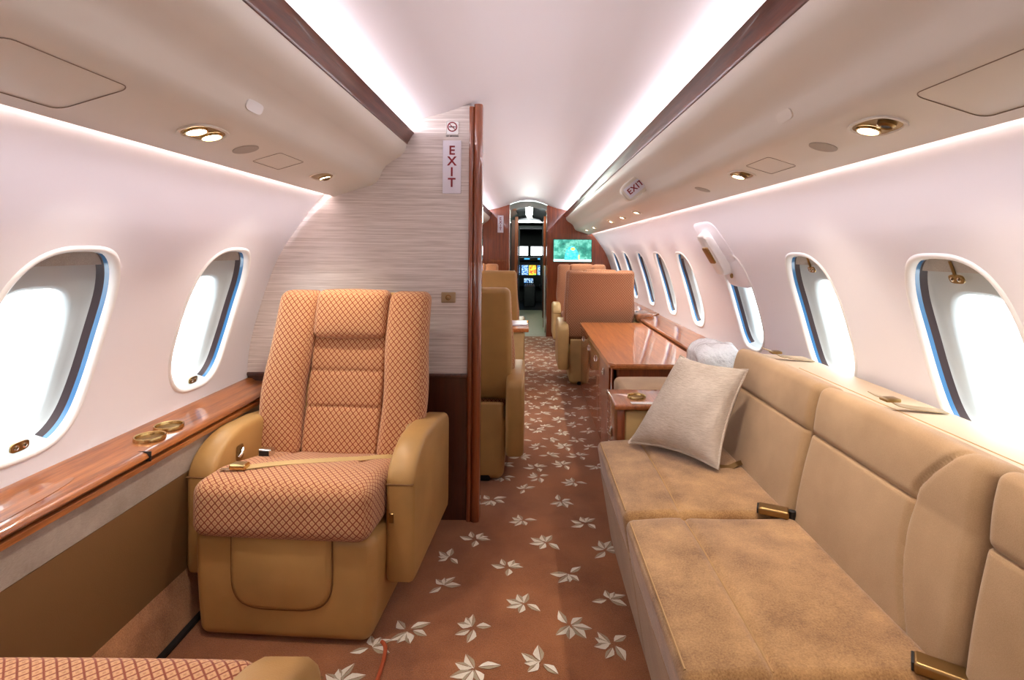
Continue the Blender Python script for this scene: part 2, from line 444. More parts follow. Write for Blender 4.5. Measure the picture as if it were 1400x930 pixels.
def build_window(s, yc, idx, latch=None, visible=True):
    root = sroot('window_%d' % idx, W(s, yc, WZ-WB))
    n = 72
    def ring(sc_a, sc_b, nn, zc=WZ, a=None, b_=None, e=WE):
        out = []
        for i in range(n):
            y, z = sell(2*PI*i/n, a or WA*sc_a, b_ or WB*sc_b, e); out.append(W(s, yc+y, zc+z, nn))
        return out
    def strip(bm, rings, sel=None):
        V = [[bm.verts.new(p) for p in r_] for r_ in rings]
        for k in range(len(V)-1):
            for i in range(n):
                if sel and not sel(i): continue
                bm.faces.new([V[k][i], V[k][(i+1) % n], V[k+1][(i+1) % n], V[k+1][i]])
    bm = NB()   # raised lip that turns into the recess
    strip(bm, [ring(1.07, 1.045, -.0002), ring(1.05, 1.03, -.004), ring(1.02, 1.015, -.005), ring(.985, .99, -.002), ring(.97, .98, .008), ring(.965, .975, .015)])
    obj('reveal_frame', bm, M['white'], root, 60)
    side = lambda i: abs(math.cos(2*PI*(i+.5)/n)) > .35
    nside = lambda i: not side(i)
    bm = NB(); strip(bm, [ring(.965, .975, .0145), ring(.95, .965, .026)], side); obj('pane_edge', bm, M['blue'], root)
    bm = NB(); strip(bm, [ring(.95, .965, .0255), ring(.90, .94, .042)], side); obj('rubber_seal', bm, M['seal'], root)
    # liner: funnel that narrows to the outer opening
    def lerp(k, nn): return [W(s, yc+(1-k)*y0+k*y1, (1-k)*(WZ+z0)+k*(OZ+z1), nn)
              for (y0, z0), (y1, z1) in [(sell(2*PI*i/n, WA*.90, WB*.94, WE), sell(2*PI*i/n, OA, OB, OE)) for i in range(n)]]
    bm = NB(); strip(bm, [ring(.965, .975, .0145), ring(.90, .94, .0425)], nside)
    strip(bm, [ring(.90, .94, .042), lerp(.10, .046), lerp(.45, .052), lerp(.85, .060), lerp(.96, .066), lerp(1, .085)])
    obj('liner', bm, M['liner'], root, 60)
    bm = NB(); bm.faces.new([bm.verts.new(p) for p in lerp(1, .080)]); obj('pane', bm, M['pane'], root)
    # rolled shade edge at the top
    bm = NB()
    g = []
    for j in range(3):
        z = WZ+WB*(.80+.075*j); row = []
        for i in range(9):
            lim = sell_dir(1, 0, 1, 1, 2)[0]
            zz = (z-WZ)/WB; ya = WA*.93*(1-abs(zz)**WE)**(1/WE)
            row.append([W(s, yc-ya+2*ya*i/8, z, .030), W(s, yc-ya+2*ya*i/8, z, .034)])
        g.append(row)
    V = [[[bm.verts.new(p) for p in q] for q in r_] for r_ in g]
    for j in range(2):
        for i in range(8):
            for k in range(2): bm.faces.new([V[j][i][k], V[j][i+1][k], V[j+1][i+1][k], V[j+1][i][k]])
    for i in range(8): bm.faces.new([V[0][i][0], V[0][i+1][0], V[0][i+1][1], V[0][i][1]])
    obj('shade', bm, M['shade'], root)
    if latch:
        z = WZ-WB*.90 if latch == 'low' else WZ+WB*.74
        nn = .012 if latch == 'low' else .028
        p = W(s, yc, z, nn); up = (W(s, yc, z+.01, nn)-p).normalized(); nrm = (W(s, yc, z, nn-.01)-p).normalized()
        ax = up.cross(nrm)
        M4 = Matrix((ax.to_4d(), up.to_4d(), nrm.to_4d(), Vector((0,0,0,1)))).transposed(); M4[3] = (0,0,0,1); M4[0][3], M4[1][3], M4[2][3] = p
        bm = NB()
        q = [M4 @ Vector((.024*math.copysign(abs(math.cos(a))**.6, math.cos(a)), .012*math.copysign(abs(math.sin(a))**.6, math.sin(a)), 0)) for a in [2*PI*i/20 for i in range(20)]]
        prism(bm, q, nrm*.004)
        pl = obj('latch', bm, M['brass'], root)
        bm = NB()
        for dx in (-.011, .011): lathe(bm, [(.0065, .004), (.0065, .006), (.003, .007), (.003, .0045)], M4 @ Matrix.Translation((dx, 0, 0)), 12)
        obj('rivet', bm, M['chrome'], pl)
        if latch == 'high':
            bm = NB(); tube(bm, [M4 @ Vector((0, .01, .003)), M4 @ Vector((0, .05, .001))], .004, 6); obj('pull', bm, M['brass'], root)
    return root
k = 1
for s in (-1, 1):
    for yc in WIN[s]:
        la = None
        if .5 < yc < 2.2: la = 'low' if s < 0 else 'high'
        build_window(s, yc, k, la); k += 1

# ceiling arch
CEIL = [(0,1.862),(.10,1.853),(.20,1.826),(.30,1.784),(.40,1.752),(.48,1.734),(.56,1.724),(.64,1.70),(.70,1.65),(.73,1.57)]
bm = NB()
pts = [(CX-x, z) for x, z in reversed(CEIL)] + [(CX+x, z) for x, z in CEIL[1:]]
ext(bm, pts, Y0, Y1, closed=False)
struct('ceiling', bm, M['ceiling'], 80)

# overhead trim with wooden edge, both sides
VAL = [(.497,1.672),(.517,1.632),(.524,1.60),(.545,1.575),(.580,1.553),(.606,1.534),(.622,1.512),(.634,1.482),(.648,1.461),(.672,1.447),(.75,1.424),(.83,1.397),(.838,1.401),(.838,1.41),(.76,1.44),(.70,1.50),(.64,1.585),(.56,1.585),(.54,1.60)]
tr_i = 1
VROOT = {}
for s, segs in ((-1, ((Y0, PY), (PY+.05, Y1))), (1, ((Y0, Y1),))):
    for a, b_ in segs:
        bm = NB(); ext(bm, smooth_v := [(CX+s*x, z) for x, z in VAL[1:]], a, b_)
        o = struct('trim_%d' % tr_i, bm, M['trim'], 50); VROOT.setdefault(s, o); tr_i += 1
        bm = NB()
        ST = [(.493,1.668),(.486,1.676),(.492,1.683),(.500,1.680),(.506,1.668),(.530,1.632),(.528,1.626),(.514,1.628),(.512,1.636),(.505,1.646),(.502,1.654)]
        ext(bm, [(CX+s*x, z) for x, z in ST], a, b_)
        struct('trim_%d' % tr_i, bm, M['wood_edge'], 50); tr_i += 1

# aft wall behind the camera, outer closure of the cove
bm = NB()
def section(y, lo=-.02):
    L = [(CX+wx(z), z) for z in [lo+.02*i for i in range(int((1.6-lo)/.02))]]
    top = [(CX+x, z) for x, z in reversed(CEIL[:-1])]
    right = L+top
    return [(x, y, z) for x, z in right]+[(2*CX-x, y, z) for x, z in reversed(right[:-1])]
prism(bm, section(Y0), (0, -.05, 0)); struct('wall_aft', bm, M['stripe'])

# floor
bm = NB(); bx(bm, -1.12, 1.12, Y0, Y1, -.04, 0)
floor = struct('floor', bm, M['carpet'])
bm = NB(); bx(bm, -.5, .5, Y1, 10.6, -.04, 0); struct('floor_vestibule', bm, M['galley_floor'])

# carpeted riser at the foot of the left wall and of the right wall
for s in (-1, 1):
    bm = NB(); ext(bm, [(CX+s*1.03, 0), (CX+s*1.078, .138), (CX+s*1.12, .15), (CX+s*1.12, 0)], Y0, PY if s < 0 else Y1, ny=1)
    struct('baseboard_left' if s < 0 else 'baseboard_right', bm, M['carpet_side'])
# dark seat track beside the riser
bm = NB(); bx(bm, -1.043, -1.022, Y0, PY, .0005, .012, .002, 1); struct('trim_seat_track', bm, M['black'])

# left side: lower wall panel, linen band, wooden ledge
bm = NB(); ext(bm, [(CX-1.078,.135),(CX-1.068,.455),(CX-1.09,.455),(CX-1.10,.135)], Y0, PY)
obj('lower_panel', bm, M['brown_panel'], wall_l)
bm = NB(); ext(bm, [(CX-1.068,.457),(CX-1.060,.555),(CX-1.08,.555),(CX-1.085,.457)], Y0, PY)
obj('linen_band', bm, M['fabric_band'], wall_l)
def ledge(name, s, y0, y1, zt, xf, zf, bump_pts=None):
    root = sroot(name, (CX+s*1.1, y0, zf))
    bm = NB()
    P_ = [(CX+s*(wx(zt)+.01), zt+.012), (CX+s*(wx(zt)-.02), zt+.010), (CX+s*(wx(zt)-.035), zt), (CX+s*(xf+.02), zt-.004), (CX+s*(xf+.005), zt-.010), (CX+s*xf, zt-.02), (CX+s*(xf+.006), zt-.028), (CX+s*(xf+.012), zt-.030), (CX+s*(wx(zt)+.01), zt-.035)]
    ext(bm, P_, y0, y1); obj('ledge_top', bm, M['wood'], root, 50)
    bm = NB()
    ext(bm, [(CX+s*(xf+.015), zt-.0295), (CX+s*(xf+.004), zt-.036), (CX+s*(xf+.003), zf+.004), (CX+s*(xf+.012), zf), (CX+s*(wx(zf)), zf), (CX+s*(wx(zf)), zt-.034)], y0, y1)
    obj('ledge_front', bm, M['wood'], root, 50)
    return root
led = ledge('trim_ledge_left', -1, Y0, PY, .598, 1.050, .545)
bm = NB(); bx(bm, CX-1.18, CX-1.045, 1.515, 1.518, .567, .5945); obj('joint', bm, M['black'], led)
# long tear-shaped flush lid at the near end of the ledge
bm = NB()
q = []
for i in range(40):
    a = 2*PI*i/40; q.append((CX-1.115+.040*math.sin(a), .98+.36*math.cos(a), .5945))
prism(bm, q, (0, 0, .0018)); obj('flush_lid', bm, M['wood'], led)
def cup_holder(x, y, z, parent, r=.042):
    bm = NB(); T = Matrix.Translation((x, y, z))
    lathe(bm, [(r*.86, .003), (r*.88, .010), (r*.97, .012), (r, .009), (r, .0)], T, 36)
    c_ = obj('cup_ring', bm, M['gold'], parent)
    bm = NB(); lathe(bm, [(r*.86, .0025), (r*.0001, .0022)], T, 36); obj('cup_well', bm, M['brass'], c_)
    bm = NB(); lathe(bm, [(r*.87, .009), (r*.84, .0028)], T, 36); obj('cup_wall', bm, M['gold'], c_)
cup_holder(CX-1.115, 1.61, .5965, led); cup_holder(CX-1.125, 1.71, .5965, led)

# right side rail, forward of the sofa
led_r = ledge('trim_ledge_right', 1, 2.42, 4.85, .592, .990, .53)
led_r2 = ledge('trim_ledge_forward', 1, 4.86, Y1-.01, .600, 1.045, .52)
bm = NB(); softbox(bm, (CX+1.04, 4.86, .590), (.075, .16, .034), .024, (3,3,2)); obj('rail_end', bm, M['wood'], led_r)
bm = NB(); ext(bm, [(CX+1.09,.1),(CX+1.06,.50),(CX+1.19,.50),(CX+1.12,.1)], 2.42, Y1-.01); obj('lower_panel', bm, M['brown_panel'], wall_r)

# ------------------------------------------------------------------ divider with wallcovering, and its post
root = sroot('wall_divider', (-.7, PY, 0))
def div_poly(z0, z1, xr):
    zs = [z0+(z1-z0)*i/24 for i in range(25)]
    L = []
    for z in zs:
        if z < 1.58: L.append((CX-wx(z)-.005, PY, z))
    return L
bm = NB()
L = div_poly(.632, 1.58, 0)
top = [(CX-x, PY, z+.003) for x, z in [(.70,1.65),(.64,1.70),(.56,1.724),(.48,1.734),(.40,1.752),(.30,1.784)]]
prism(bm, L+top+[(-.262, PY, 1.80), (-.262, PY, .632)], (0, .045, 0)); obj('wallcovering', bm, M['stripe'], root)
bm = NB(); prism(bm, [(CX-wx(z), PY, z) for z in (0, .1, .2, .3, .4, .5, .622)]+[(-.262, PY, .622), (-.262, PY, 0)], (0, .045, 0)); obj('lower_wood', bm, M['wood_dark'], root)
bm = NB(); bx(bm, CX-1.20, -.262, PY-.008, PY+.05, .619, .635, .004, 2); obj('chair_rail', bm, M['wood_dark'], root)
post = sroot('trim_divider_post', (-.235, PY, 0))
bm = NB()
def half_col(x0, x1, y0, y1, r=.014):
    P_ = []
    for (cx_, cy_, a0) in ((x1-r, y0+r, -90), (x1-r, y1-r, 0), (x0+r, y1-r, 90), (x0+r, y0+r, 180)):
        for k_ in range(5): a = R(a0+90*k_/4); P_.append((cx_+r*math.cos(a), cy_+r*math.sin(a)))
    return P_
prism(bm, [(x, y, 0) for x, y in half_col(-.262, -.240, PY-.016, PY+.062, .010)], (0, 0, 1.79)); obj('post_edge', bm, M['woodZ'], post, 30)
bm = NB()
prism(bm, [(x, y, 0) for x, y in half_col(-.241, -.204, PY-.022, PY+.068, .017)], (0, 0, 1.80)); obj('post_column', bm, M['woodZ'], post, 30)

# signs on the divider
es = thing('exit_sign', 'white upright EXIT sign with stacked dark red letters on the near divider', 'sign', (-.336, PY, 1.42))
bm = NB(); bx(bm, -.376, -.296, PY-.006, PY-.0005, 1.415, 1.645, .0025, 2); obj('sign_plate', bm, M['sign'], es)
FACE = Matrix.Rotation(R(90), 4, 'X')
text('lettering', 'E\nX\nI\nT', .054, Matrix.Translation((-.336, PY-.0066, 1.530)) @ FACE, M['red'], es, line=.86, bold=.0012)
ns = thing('no_smoking_sticker', 'small white round no smoking sticker above the upright EXIT sign', 'sticker', (-.336, PY, 1.66))
bm = NB(); bx(bm, -.362, -.310, PY-.002, PY-.0003, 1.672, 1.728, .006, 3); obj('sticker_plate', bm, M['white'], ns)
bm = NB(); T = Matrix.Translation((-.336, PY-.0022, 1.704)) @ FACE
lathe(bm, [(.0165, 0), (.0165, .001), (.0215, .001), (.0215, 0)], T, 28)
for sg in (0,):
    tube(bm, [(-.336-.013, PY-.0030, 1.704+.013), (-.336+.013, PY-.0030, 1.704-.013)], .0018, 6)
obj('red_ring', bm, M['red'], ns)
bm = NB(); bx(bm, -.350, -.326, PY-.0028, PY-.002, 1.7015, 1.7060); bx(bm, -.3245, -.321, PY-.0028, PY-.002, 1.7015, 1.7060); obj('cigarette', bm, M['ink'], ns)
text('caption', 'NO SMOKING', .0085, Matrix.Translation((-.336, PY-.0008, 1.664)) @ FACE, M['ink'], ns, bold=.0003)
sw = thing('switch_plate', 'small bronze switch plate with round button on the near divider', 'switch', (-.35, PY, .94))
bm = NB(); softbox(bm, (-.346, PY-.003, .965), (.031, .004, .023), .004, (2,1,2)); obj('plate', bm, M['plate'], sw)
bm = NB(); lathe(bm, [(.012,0),(.012,.003),(.009,.003),(.008,.001)], Matrix.Translation((-.346, PY-.007, .965)) @ FACE, 20); lathe(bm, [(.005,0),(.005,.004),(.002,.005)], Matrix.Translation((-.346, PY-.007, .965)) @ FACE, 14); obj('button', bm, M['gold'], sw)

# ------------------------------------------------------------------ overhead fittings
VV = [(x, z) for x, z in VAL[1:12]]
def onval(s, y, x):
    for i in range(len(VV)-1):
        if VV[i][0] <= x <= VV[i+1][0]:
            u = (x-VV[i][0])/(VV[i+1][0]-VV[i][0]); z = VV[i][1]+u*(VV[i+1][1]-VV[i][1]); break
    d = Vector((s*(VV[i+1][0]-VV[i][0]), 0, VV[i+1][1]-VV[i][1])).normalized()
    yv = Vector((0,1,0)); nrm = d.cross(yv) if s < 0 else yv.cross(d)
    if nrm.z > 0: nrm = -nrm
    p = Vector((CX+s*x, y, z))
    ax = d; up = nrm.cross(ax)
    return Matrix(((ax.x, up.x, nrm.x, p.x), (ax.y, up.y, nrm.y, p.y), (ax.z, up.z, nrm.z, p.z), (0,0,0,1))), nrm
def supring(bm, M4, a0, b0, a1, b1, h0, h1, e=2.6, n=32):
    A = [bm.verts.new(M4 @ Vector((*sell(2*PI*i/n, a0, b0, e), h0))) for i in range(n)]
    B = [bm.verts.new(M4 @ Vector((*sell(2*PI*i/n, a1, b1, e), h1))) for i in range(n)]
    for i in range(n): bm.faces.new([A[i], A[(i+1) % n], B[(i+1) % n], B[i]])
def downlight(s, y, label, two=False, noz=False, x=.725, sc=1.0, watt=9, small=False):
    M4, nrm = onval(s, y, x)
    t_ = thing('reading_light', label, 'light', M4.translation, 'ceiling reading lights')
    a, b_ = (.040*sc, .068*sc)
    bm = NB()
    supring(bm, M4, a*1.0, b_*1.0, a*1.0, b_*1.0, -.0005, .004); supring(bm, M4, a, b_, a*.86, b_*.9, .004, .004); supring(bm, M4, a*.86, b_*.9, a*.80, b_*.86, .004, .0008)
    obj('bezel', bm, M['trim'], t_, 40)
    bm = NB(); V = [bm.verts.new(M4 @ Vector((*sell(2*PI*i/24, a*.82, b_*.87, 2.6), .0009))) for i in range(24)]; bm.faces.new(V)
    obj('tray', bm, M['brass'], t_)
    offs = [-.029*sc, .029*sc] if two else [(.0 if small else .026*sc*(-1 if s > 0 else 1))]
    for o_ in offs:
        T = M4 @ Matrix.Translation((0, o_, 0))
        bm = NB(); lathe(bm, [(.0235*sc,.001),(.0235*sc,.006),(.020*sc,.0065),(.020*sc,.004)], T, 24); h_ = obj('lamp_ring', bm, M['gold'], t_)
        bm = NB(); lathe(bm, [(.020*sc,.004),(.012*sc,.0065),(.0001,.0075)], T, 24); obj('lens', bm, M['lamp'], h_)
    if noz:
        T = M4 @ Matrix.Translation((0, .032*sc, 0))
        bm = NB(); lathe(bm, [(.017*sc,.001),(.017*sc,.007),(.012*sc,.011),(.009*sc,.009)], T, 20); z_ = obj('air_nozzle', bm, M['brass'], t_)
        bm = NB(); lathe(bm, [(.009*sc,.0095),(.0001,.0085)], T, 16); obj('nozzle_hole', bm, M['black'], z_)
    l = bpy.data.lights.new('lamp', 'SPOT'); l.energy = watt; l.spot_size = R(115); l.spot_blend = .8; l.shadow_soft_size = .02; l.color = (1, .89, .75)
    lo = bpy.data.objects.new('lamp', l); C.objects.link(lo); lo.parent = t_
    lo.location = nrm*.02; lo.rotation_euler = (0, R(-8*s), 0)
    return t_
downlight(-1, 1.22, 'large twin downlight with two lit lamps in the left overhead trim', two=True)
downlight(-1, 1.92, 'smaller single downlight in the left overhead trim beside the divider', sc=.95, noz=True)
downlight(1, 1.10, 'large downlight with black air nozzle at right overhead trim, nearest one', noz=True)
downlight(1, 1.80, 'second downlight along the right overhead trim, forward of the grey speaker disc', sc=.95, noz=True)
for y, lb in ((3.55, 'small lit downlight just forward of the slanted EXIT sign, right trim'), (4.10, 'small lit downlight, second of the far row on the right trim'), (4.66, 'small lit downlight, middle of the far row on the right trim'), (5.87, 'small lit downlight, next to last toward the forward screen'), (6.60, 'small lit downlight, farthest, above the forward screen')):
    downlight(1, y, lb, small=True, sc=.85)
for y in (3.3, 4.9, 6.4): downlight(-1, y, 'small lit downlight in the left overhead trim beyond the divider, %s' % {3.3:'nearest the divider', 4.9:'middle of three', 6.4:'nearest the forward bulkhead'}[y], small=True, sc=.85)
for s, y, x, lb in ((-1, 1.41, .73, 'round grey speaker disc between the two left downlights'), (1, 1.31, .73, 'round grey speaker disc just forward of the nearest right downlight'), (1, 2.22, .73, 'faint oval speaker disc on right trim nearer the slanted EXIT sign')):
    M4, nrm = onval(s, y, x); bm = NB(); lathe(bm, [(.032,-.0005),(.032,.0018),(.030,.0022),(.0001,.0022)], M4, 28)
    tag(obj('speaker_disc', bm, M['grey_disc']), lb, 'speaker')
for s, y, lb in ((-1, 1.25, 'small white blank cover plate on the left trim slope, above the twin downlight'), (1, 1.29, 'small pale blank cover plate on the right trim slope')):
    M4, nrm = onval(s, y, .627); bm = NB()
    q = [M4 @ Vector((*sell(2*PI*i/24, .013, .036, 3.5), -.0005)) for i in range(24)]; prism(bm, q, nrm*.0035)
    tag(obj('cover_plate', bm, M['white' if s < 0 else 'trim']), lb, 'cover')
def hatch(s, ya, yb, xa, xb, nm, par, rr=.02, wd=.0009):
    # flush lid outlined by a fine gap
    bm = NB(); cy_, hy = (ya+yb)/2, (yb-ya)/2; cx_, hx = (xa+xb)/2, (xb-xa)/2
    pts_ = []
    for k_ in range(4):
        a0 = 90*k_; sx, sy = [(1,1),(-1,1),(-1,-1),(1,-1)][k_]
        for j in range(6):
            a = R(a0+90*j/5); pts_.append((cx_+sx*(hx-rr)+rr*math.cos(a), cy_+sy*(hy-rr)+rr*math.sin(a)))
    P3 = [onval(s, y, x)[0].translation + onval(s, y, x)[1]*.0006 for x, y in pts_]
    tube(bm, P3+[P3[0]], wd, 5); obj(nm, bm, M['groove'], par)
for s in (-1, 1):
    hatch(s, .70, .93, .675, .80, 'hatch_outline', VROOT[s])
    hatch(s, 1.52, 1.68, .69, .77, 'hatch_outline', VROOT[s], .008, .0007)
    hatch(s, .30, .62, .675, .80, 'hatch_outline', VROOT[s])
# slanted exit sign on right trim
ex = thing('exit_sign', 'white slanted EXIT sign in rounded housing on the right overhead trim', 'sign', (.585, 2.9, 1.53))
Ms, nrm = onval(1, 2.9, .585)
ang = R(40)
Mx = Matrix.Translation((.556, 2.82, 1.508)) @ Matrix.Rotation(-ang, 4, 'Y') @ FACE
bm = NB()
q = [Mx @ Vector((*sell(2*PI*i/32, .076, .050, 3.2), -.045)) for i in range(32)]
A = [bm.verts.new(p) for p in q]; Bv = [bm.verts.new(Mx @ Vector((*sell(2*PI*i/32, .076, .050, 3.2), -.006))) for i in range(32)]; Cv = [bm.verts.new(Mx @ Vector((*sell(2*PI*i/32, .070, .044, 3.2), 0))) for i in range(32)]
for X_, Y_ in ((A, Bv), (Bv, Cv)):
    for i in range(32): bm.faces.new([X_[i], X_[(i+1) % 32], Y_[(i+1) % 32], Y_[i]])
bm.faces.new(Cv); bm.faces.new(A); obj('housing', bm, M['trim'], ex, 30)
bm = NB(); prism(bm, [Mx @ Vector(p) for p in ((-.058,-.030,0),(.058,-.030,0),(.058,.030,0),(-.058,.030,0))], (Mx.to_3x3() @ Vector((0,0,.003)))); obj('sign_plate', bm, M['sign'], ex)
text('lettering', 'EXIT', .043, Mx @ Matrix.Translation((0, 0, .0036)), M['red'], ex, bold=.0008, sp=1.12)

# emergency exit handle above third right window
eh = thing('emergency_exit_handle', 'white emergency exit handle cover above the half covered right window', 'handle', W(1, 2.90, 1.05))
def wall_block(bm, yc, hy, z0, z1, n0, n1, r=.01, e=5, s=1):
    zc, hz = (z0+z1)/2, (z1-z0)/2; n = 36
    rings = []
    for (sc_, nn) in ((1, n0), (1, n1+r), (.97, n1+r*.3), (.9, n1)):
        rings.append([bm.verts.new(W(s, yc+y, zc+z, nn)) for y, z in [sell(2*PI*i/n, hy*sc_, hz*(1-(1-sc_)*hy/hz), e) for i in range(n)]])
    for a in range(3):
        for i in range(n): bm.faces.new([rings[a][i], rings[a][(i+1) % n], rings[a+1][(i+1) % n], rings[a+1][i]])
    bm.faces.new(rings[-1]); bm.faces.new(rings[0])
bm = NB(); wall_block(bm, 2.90, .17, 1.12, 1.33, .001, -.004, .003); obj('back_plate', bm, M['wall'], eh, 50)
bm = NB(); wall_block(bm, 2.92, .068, 1.06, 1.285, 0, -.045, .02, 6); hb = obj('handle_cover', bm, M['white'], eh, 50)
bm = NB(); wall_block(bm, 2.925, .040, 1.135, 1.225, -.04, -.060, .002, 8); obj('dark_inset', bm, M['brass'], hb, 50)
bm = NB(); wall_block(bm, 2.83, .155, .985, 1.14, .025, .0, .01, 5); obj('window_cover', bm, M['wall'], eh, 50)
M4 = Matrix.Translation(W(1, 2.85, 1.05, -.010)) @ Matrix.Rotation(R(-90), 4, 'Y')
bm = NB(); lathe(bm, [(.013,0),(.013,.006),(.009,.009),(.004,.009)], M4, 18); obj('knob', bm, M['brass'], eh)

# ------------------------------------------------------------------ leaf motifs woven proud of the carpet
def motif_mesh(v):
    bm = NB(); rnd = random.Random(v)
    angs = [[-62, -22, 18, 60, 112, 196], [-70, -30, 8, 52, 150], [-55, -12, 30, 74, 130, 232]][v]
    for a in angs:
        a = R(a+rnd.uniform(-6, 6)+90); L_ = rnd.uniform(.046, .062); wd = rnd.uniform(.013, .018)
        c0 = Vector((rnd.uniform(-.007, .007), -.010+rnd.uniform(-.004, .004), 0)); d = Vector((math.cos(a), math.sin(a), 0)); sd = Vector((-d.y, d.x, 0))
        bend = rnd.uniform(-.25, .25)
        for sg, mi in ((1, 0), (-1, 1)):
            prof = [(0.10, 0), (.30, .62), (.52, 1.0), (.70, .72), (.86, .34), (1.0, 0)]
            wdt = wd*(1.0 if sg > 0 else .62)
            inner = [c0+d*L_*t_+sd*(sg*.0008+bend*L_*t_*t_*.5) for t_, _ in prof]
            outer = [c0+d*L_*t_+sd*(sg*(.0008+wdt*w_)+bend*L_*t_*t_*.5) for t_, w_ in prof]
            iv = [bm.verts.new(p+Vector((0,0,.0016))) for p in inner]; ov = [bm.verts.new(p+Vector((0,0,.0012 if 0 < i < 5 else .0016))) for i, p in enumerate(outer)]
            for i in range(len(prof)-1):
                try: bm.faces.new([iv[i], iv[i+1], ov[i+1], ov[i]]).material_index = mi
                except ValueError: pass
    me = bpy.data.meshes.new('leaf_motif'); bmesh.ops.remove_doubles(bm, verts=bm.verts, dist=1e-6); bm.to_mesh(me); bm.free()
    me.materials.append(M['leaf']); me.materials.append(M['leaf2']); return me
MM = [motif_mesh(i) for i in range(3)]
spots = [(.141,1.67),(.035,1.53),(-.17,1.67),(-.012,1.784),(.15,1.937),(-.062,1.99),(.073,2.16),(-.284,1.88),(-.2,2.18),(-.025,2.33),(.288,1.81),(.252,2.318),(.16,2.5),(-.01,2.646),(-.164,2.507),(.316,2.11),
         (-.445,1.585),(-.36,1.64),(-.15,1.50),(-.50,1.46),(.25,1.60),(.14,1.40),(-.08,1.38),(.05,2.78),(.23,2.72),(-.30,2.05),(-.13,2.76)]
rnd = random.Random(3)
y = 2.93; row = 0
while y < 7.25:
    for i in range(-2, 4):
        x = .05+i*.165+(.0825 if row % 2 else 0)+rnd.uniform(-.02, .02); yy = y+rnd.uniform(-.025, .025)
        if -.30 < x < .40 or (y > 5.2 and -.35 < x < .5): spots.append((x, yy))
    y += .135; row += 1
for i in range(-3, 3):
    for j in range(6): spots.append((.06+i*.17+(j % 2)*.08, -1.3+j*.45))
fl_base = floor.location.copy()
for i, (x, y) in enumerate(spots):
    o = bpy.data.objects.new('leaf_motif', MM[i % 3]); C.objects.link(o); o.parent = floor
    o.location = Vector((x, y, .0004)) - fl_base; o.rotation_euler = (0, 0, R(rnd.choice([0, 35, -40, 180, 160, 75, -80])+rnd.uniform(-15, 15)))
    sc_ = rnd.uniform(1.02, 1.22); o.scale = (sc_, sc_, 1)
# rust carpet binding line near the chair
bm = NB(); tube(bm, smoothpts([(-.428,1.60,.002),(-.415,1.585,.004),(-.405,1.55,.004),(-.40,1.45,.004),(-.398,1.0,.004)], 5), .006, 8)
obj('carpet_binding', bm, M['rust_cord'], floor)

